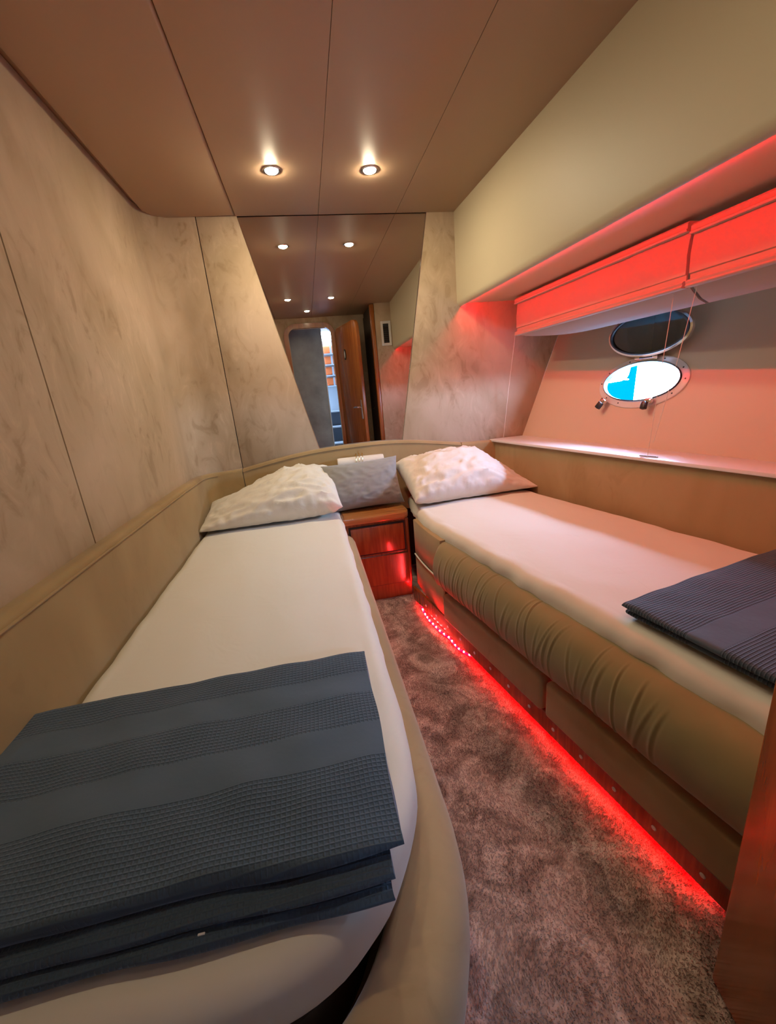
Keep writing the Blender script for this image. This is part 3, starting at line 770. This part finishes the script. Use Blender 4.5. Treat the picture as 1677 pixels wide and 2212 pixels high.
# ================================================================== THROWS
def fold_layer(corners, z0, z1, seed, wav=0.003, nu=60, nv=40, tilt=0.0, fold_v0=True):
    """quad slab between four plan corners (near-left, near-right, far-right, far-left) with a rounded near edge"""
    a, b2, c, d = [Vector((*p, 0)) for p in corners]
    rows = []
    th = z1-z0
    prof = []
    # closed profile around v: bottom far -> bottom near -> round near -> top far -> round far
    for k in range(nv+1): prof.append((1-k/nv, 0.0))
    for k in range(1, 6):
        an = -math.pi/2 + math.pi*k/6; prof.append((-0.02*math.cos(an)*1.0, 0.5+0.5*math.sin(an)))
    for k in range(nv+1): prof.append((k/nv, 1.0))
    for k in range(1, 6):
        an = math.pi/2 - math.pi*k/6; prof.append((1+0.02*math.cos(an), 0.5+0.5*math.sin(an)))
    for i in range(nu+1):
        u = i/nu; row = []
        for v, w in prof:
            p = a.lerp(b2, u).lerp(d.lerp(c, u), v)
            edge = math.exp(-((1-u)/0.03)**2)+math.exp(-(u/0.03)**2)
            x = p.x + 0.004*nz(v*3+seed, w, 2)*(1 if i in (0, nu) else 0.5)
            y = p.y + 0.012*nz(u*3.2+seed*2.3, 1.0, w*0.4)*max(0.0, 1-v*2.5)
            z = z0 + th*w + wav*nz(p.x*6+seed, p.y*6, w*0.5)*w + 0.6*wav*nz(p.x*13, p.y*15+seed, 3)*w - edge*0.25*th*(w-0.5)*2*0.6
            row.append(Vector((x, y, z)))
        rows.append(row)
    return grid(rows, close_v=True, cap=True)
tl = thing('folded_throw', 'large folded charcoal blue waffle throw across the foot of the left bunk', 'throw', (-0.25, 0.58, 0.505))
obj('fold', fold_layer([(-0.598, 0.372), (0.022, 0.350), (0.030, 0.755), (-0.598, 0.755)], 0.506, 0.522, 1.0, 0.006), M['throw_left'], tl, 60)
obj('fold', fold_layer([(-0.598, 0.378), (0.026, 0.362), (0.036, 0.765), (-0.598, 0.765)], 0.523, 0.538, 2.0, 0.007), M['throw_left'], tl, 60)
obj('fold', fold_layer([(-0.598, 0.395), (0.045, 0.386), (0.050, 0.782), (-0.598, 0.780)], 0.540, 0.564, 3.0, 0.008), M['throw_left'], tl, 60)
obj('care_label', box((-0.205, 0.358, 0.512), (-0.197, 0.3605, 0.524), 0.0005, 1), M['whitepl'], tl)
tr_ = thing('folded_throw', 'folded dark ribbed throw on the right bunk beside the door', 'throw', tuple(rb(1.45, 0.35, 0.51)))
def rc(s, e): p = rb(s, e, 0); return (p.x, p.y)
obj('fold', fold_layer([rc(1.27, 0.085), rc(1.68, 0.085), rc(1.68, 0.70), rc(1.27, 0.70)], 0.518, 0.533, 4.0), M['throw_right'], tr_, 60)
obj('fold', fold_layer([rc(1.265, 0.075), rc(1.68, 0.072), rc(1.68, 0.705), rc(1.265, 0.705)], 0.537, 0.558, 5.0, 0.005), M['throw_right'], tr_, 60)

# ================================================================== PORTHOLE
ph = thing('window_1', 'open oval chrome porthole with its dark glass lid hinged up', 'porthole', tuple(hp(PU, PV)), kind='structure')
def ell(cu, cv, a, b_, n_off, n=56, f=None):
    f = f or hp
    return [f(cu + a*math.cos(2*math.pi*k/n), cv + b_*math.sin(2*math.pi*k/n), n_off) for k in range(n)]
ring = [(1.145, 1.32, 0.0), (1.14, 1.31, 0.006), (1.11, 1.24, 0.009), (1.03, 1.075, 0.009), (1.005, 1.03, 0.012), (0.99, 1.0, 0.010), (0.985, 0.99, -0.010)]
obj('ring', grid([ell(PU, PV, PA*a, PB_*b_, n_) for a, b_, n_ in ring], close_v=True), plain('porthole_ring', (0.84, 0.79, 0.78), 0.25, metal=0.25), ph, 40)
obj('gasket', grid([ell(PU, PV, PA*a, PB_*b_, n_) for a, b_, n_ in ((0.995, 1.0, 0.011), (0.985, 0.985, 0.017), (0.967, 0.955, 0.017), (0.96, 0.94, 0.008), (0.965, 0.95, -0.008))], close_v=True), M['rubber'], ph, 40)
sm = bpy.data.meshes.new('screw'); b = lathe([(0.0035, 0.0), (0.003, 0.0015), (0.0003, 0.002)], (0, 0, 0), HN, 8); b.to_mesh(sm); b.free(); sm.materials.append(M['rubber'])
for a in (0.02, 0.5, 1.15, 2.0, 2.65, 3.16, 3.9, 4.35, 5.05, 5.7):
    o = bpy.data.objects.new('screw', sm); COL.objects.link(o); put(o, ph); o.location = hp(PU+PA*1.07*math.cos(a), PV+PB_*1.15*math.sin(a), 0.009)
def hbox(cu, cv, cn, su, sv, sn, bev, ang=0.0):
    m = Matrix(((HU.x, HV.x, HN.x, 0), (HU.y, HV.y, HN.y, 0), (HU.z, HV.z, HN.z, 0), (0, 0, 0, 1)))
    return box((-su/2, -sv/2, -sn/2), (su/2, sv/2, sn/2), bev, 2, Matrix.Translation(hp(cu, cv, cn)) @ m @ Matrix.Rotation(ang, 4, 'Z'))
for cu, ang in ((PU-0.150, -0.5), (PU+0.095, 0.15)):
    lt = obj('latch', hbox(cu, PV-0.094, 0.024, 0.034, 0.022, 0.020, 0.004, ang), M['chrome'], ph)
    obj('latch_knob', hbox(cu-0.006, PV-0.118, 0.036, 0.022, 0.034, 0.022, 0.004, ang), M['black'], lt)
# lid, hinged at the top of the ring, lifted and leaning into the cabin
hinge_c = hp(PU, PV+PB_*1.16, 0.022)
la = math.radians(24)
LV = (HV*math.cos(la) + HN*math.sin(la)).normalized(); LN = HU.cross(LV).normalized()
def lidp(u, v, n): return hinge_c + HU*(u+0.004) + LV*(v + PB_*1.10) + LN*n
lid = obj('lid', grid([ell(0, 0, PA*a, PB_*b_, n_, f=lidp) for a, b_, n_ in ((0.97, 0.97, -0.006), (1.03, 1.07, -0.006), (1.035, 1.08, 0.0), (1.03, 1.07, 0.008), (0.985, 0.98, 0.010), (0.97, 0.97, 0.004))], close_v=True, close_u=True), M['chrome'], ph, 40)
obj('lid_seal', grid([ell(0, 0, PA*a, PB_*b_, n_, f=lidp) for a, b_, n_ in ((0.985, 0.985, 0.009), (0.975, 0.97, 0.013), (0.93, 0.90, 0.013), (0.92, 0.89, 0.005))], close_v=True), M['rubber'], lid, 40)
obj('lid_glass', grid([ell(0, 0, PA*a, PB_*a, n_, f=lidp) for a, n_ in ((0.975, 0.0), (0.97, 0.004), (0.6, 0.0045), (0.3, 0.0045), (0.003, 0.0045))], close_v=True), M['darkglass'], lid, 40)
for du in (-0.045, 0.045):
    obj('hinge', tube([hinge_c + HU*(du-0.012) - HN*0.004, hinge_c + HU*(du+0.012) - HN*0.004], 0.006, 10), M['chrome'], ph)
obj('hinge_bar', hbox(PU, PV+PB_*1.10, 0.014, 0.11, 0.012, 0.006, 0.002), M['chrome'], ph)

# ================================================================== BLINDS
def blind(y0, y1, label, cords, wedge, hz=0.0):
    """pulled-up roman blind; y0 far end, y1 near end"""
    def bx(y): return 1.205 + 0.04*(2.3-y)
    t = thing('roman_blind', label, 'blind', (bx((y0+y1)/2), (y0+y1)/2, 1.33), 'roman blinds over the porthole')
    n = 24; ys = [y0+(y1-y0)*k/n for k in range(n+1)]
    def sweep(prof, name, mat, wav=0.0, par=t, sm_=40, closed=True, sag=0.0):
        rows = []
        for i, y in enumerate(ys):
            f = i/n
            rows.append([Vector((bx(y)+px + wav*nz(y*8, pz*30, px*9), y, pz - sag*(math.sin(math.pi*min(1, f*wedge)/2) if wedge else 1.0)*sg)) for px, pz, sg in prof])
        return obj(name, grid(rows, close_v=closed, cap=closed), mat, par, sm_)
    sweep([(-0.012, 1.496-hz, 0), (-0.014, 1.502-hz, 0), (-0.010, 1.504-hz, 0), (-0.010, 1.518-hz, 0), (-0.004, 1.524-hz, 0), (0.03, 1.524-hz, 0), (0.03, 1.496-hz, 0)], 'headrail', M['blind'])
    # three overlapping pleats
    pf = [(0.008, 1.500), (0.002, 1.47), (-0.002, 1.43), (-0.001, 1.40), (0.001, 1.375), (0.006, 1.372), (0.004, 1.36), (0.004, 1.352), (0.010, 1.352), (0.012, 1.40), (0.016, 1.50)]
    sweep([(a, b_, 0) for a, b_ in pf], 'fabric', M['blind'], 0.006)
    sweep([(-0.008, 1.334, 0), (-0.012, 1.338, 0), (-0.008, 1.344, 0), (-0.011, 1.350, 0), (-0.004, 1.356, 0), (0.014, 1.354, 0), (0.014, 1.334, 0)], 'bottom_rail', M['blind'])
    # slack lining that hangs back behind the rail
    lp_ = [(0.014, 1.345, 0), (0.030, 1.336, .2), (0.06, 1.330, .7), (0.09, 1.328, 1), (0.12, 1.332, 1), (0.15, 1.345, .8), (0.17, 1.37, .5), (0.175, 1.372, .5), (0.155, 1.35, .8), (0.12, 1.337, 1), (0.09, 1.333, 1), (0.06, 1.335, .7), (0.03, 1.342, .2)]
    sweep(lp_, 'lining', M['blind'], 0.003, sag=0.042)
    for path in cords:
        obj('cord', tube(path, 0.0011, 6), M['cord'], t)
    return t
SZ = 0.762
b1 = blind(2.30, 1.262, 'pulled up roman blind nearer the far wall, glowing red',
      [[(1.196, 2.295, 1.34), (1.175, 2.335, 1.05), (1.155, 2.366, SZ)], [(1.262, 1.315, 1.34), (1.27, 1.345, 1.10), (1.285, 1.39, SZ)]], 2.0)
b2_ = blind(1.250, 0.30, 'pulled up roman blind nearer the door, glowing red',
      [[(1.262, 1.228, 1.34), (1.285, 1.30, 1.10), (1.290, 1.372, SZ+0.06)]], 0, 0.012)
obj('cord_toggle', tube([(1.272, 1.415, SZ+0.004), (1.298, 1.352, SZ+0.004)], 0.003, 8), M['chrome'], b1)

# ================================================================== WARDROBE behind the right bunk
wd = thing('wardrobe', 'built in wardrobe with dark side and wooden corner post, seen in the mirror', 'wardrobe', (1.2, 0.0, 0))
obj('body', prism([(0.785, 0), (1.33, 0), (2.12, 2.008), (0.785, 2.008)], (0, Y_BACK+0.002, 0), (1, 0, 0), (0, 0, 1), (0, 1, 0), 0.230-Y_BACK), M['darkpanel'], wd, None)
obj('end_panel', prism([(0.815, 0), (1.33, 0), (2.12, 2.008), (0.815, 2.008)], (0, 0.232, 0), (1, 0, 0), (0, 0, 1), (0, 1, 0), 0.015), M['wall'], wd, None)
obj('corner_post', box((0.765, 0.205, 0.0), (0.815, 0.252, 1.978), 0.014, 4), M['doorwood'], wd)
obj('door', box((0.772, Y_BACK+0.03, 0.06), (0.785, 0.200, 1.93), 0.002, 1), M['darkpanel'], wd)
obj('knob', lathe([(0.004, 0.0), (0.004, 0.014), (0.010, 0.018), (0.011, 0.024), (0.0005, 0.030)], (0.772, 0.08, 0.93), (-1, 0, 0), 16), M['chrome'], wd)
vg = thing('vent_grille', 'white framed vent grille high on the wardrobe end, seen in the mirror', 'vent', (0.93, 0.25, 1.57))
VX0, VX1, VZ0, VZ1, VY = 0.868, 0.975, 1.565, 1.805, 0.247
for lo_, hi_ in (((VX0, VY, VZ0), (VX0+0.024, VY+0.008, VZ1)), ((VX1-0.024, VY, VZ0), (VX1, VY+0.008, VZ1)), ((VX0+0.024, VY, VZ0), (VX1-0.024, VY+0.008, VZ0+0.026)), ((VX0+0.024, VY, VZ1-0.026), (VX1-0.024, VY+0.008, VZ1))):
    obj('frame', box(lo_, hi_, 0.002, 1), M['whitepl'], vg)
obj('backing', box((VX0+0.02, VY, VZ0+0.02), (VX1-0.02, VY+0.002, VZ1-0.02)), M['gap'], vg, None)
for k in range(9):
    z = VZ0+0.036+k*0.0205
    obj('slat', box((VX0+0.024, VY+0.002, z), (VX1-0.024, VY+0.007, z+0.007)), M['black'], vg, None)

# ================================================================== CARPET PILE
def carpet():
    rnd = random.Random(11); V = []; F = []
    n = 0; target = 190000
    while n < target:
        y = -0.25 + (2.04+0.25)*rnd.random()**1.25; x = 0.02 + 0.72*rnd.random()
        if x > 0.40+0.1855*(2.02-y)+0.03: continue
        if y > 2.025: continue
        a = rnd.random()*6.283; h = 0.0035+0.0035*rnd.random(); w = 0.0012
        g = 0.5+0.5*nz(x*9, y*9, 4)
        lx = 0.005*nz(x*7, y*7, 1)+rnd.uniform(-.003, .003); ly = 0.005*nz(x*7, y*7, 8)+rnd.uniform(-.003, .003)
        c, s_ = math.cos(a)*w, math.sin(a)*w
        V += [(x-c, y-s_, 0), (x+c, y+s_, 0), (x+lx, y+ly, h*(0.75+0.4*g))]
        F.append((3*n, 3*n+1, 3*n+2)); n += 1
    me = bpy.data.meshes.new('carpet_pile'); me.from_pydata(V, [], F)
    o = link_mesh('carpet_pile', me, M['carpet'])
    tag(o, 'short mottled brown carpet pile between the bunks', 'carpet', kind='stuff')
carpet()

# ================================================================== OUTSIDE the porthole
tag(obj('water', box((1.9, -30, -1.3), (60, 40, -1.25)), M['water'], smooth=None), 'sea water outside the porthole', 'water', kind='structure')
ob = thing('moored_boat', 'moored boat with a cyan bow outside the porthole', 'boat', (5.0, 5.0, -1.2))
poly = [(5.74, 1.30), (5.775, 1.30), (5.80, 1.14), (5.84, 1.0), (5.90, 0.93), (6.03, 0.89), (6.43, 0.86), (7.6, 0.80), (7.8, -1.2), (5.86, -1.2), (5.79, 0.55)]
obj('bow', prism(poly, (5.0, 0, 0), (0, 1, 0), (0, 0, 1), (1, 1.25, 0), 1.2), M['cyan'], ob, 30)
obj('cleat', tube([(5.3, 6.2, 0.87), (5.3, 6.2, 0.93), (5.3, 6.35, 0.94)], 0.015, 6), M['chrome'], ob)
wbt = thing('moored_boat', 'moored boat with a tall white hull outside the porthole', 'boat', (5.2, 4.0, -1.2))
rows = []
for z in (-1.2, -0.6, 0.0, 0.6, 1.2, 1.8, 2.0):
    f = (z+1.2)/3.2; o_ = 0.35*f
    rows.append([Vector((5.9, 0.5, z)), Vector((5.45-o_*0.6, 1.5, z)), Vector((5.35-o_*0.6, 3.5, z)), Vector((5.20-o_*0.3, 5.0, z)), Vector((5.08, 5.62+0.1*(1-f), z)), Vector((5.10, 5.67+0.1*(1-f), z)), Vector((7.5, 5.66, z)), Vector((7.5, 0.5, z))])
obj('hull', grid(rows, close_v=True, cap=True), M['boatwhite'], wbt, 50)
obj('rail', tube([(5.5, 1.2, 2.1), (5.3, 3.5, 2.1), (5.5, 5.5, 2.1)], 0.02, 8), M['chrome'], wbt)
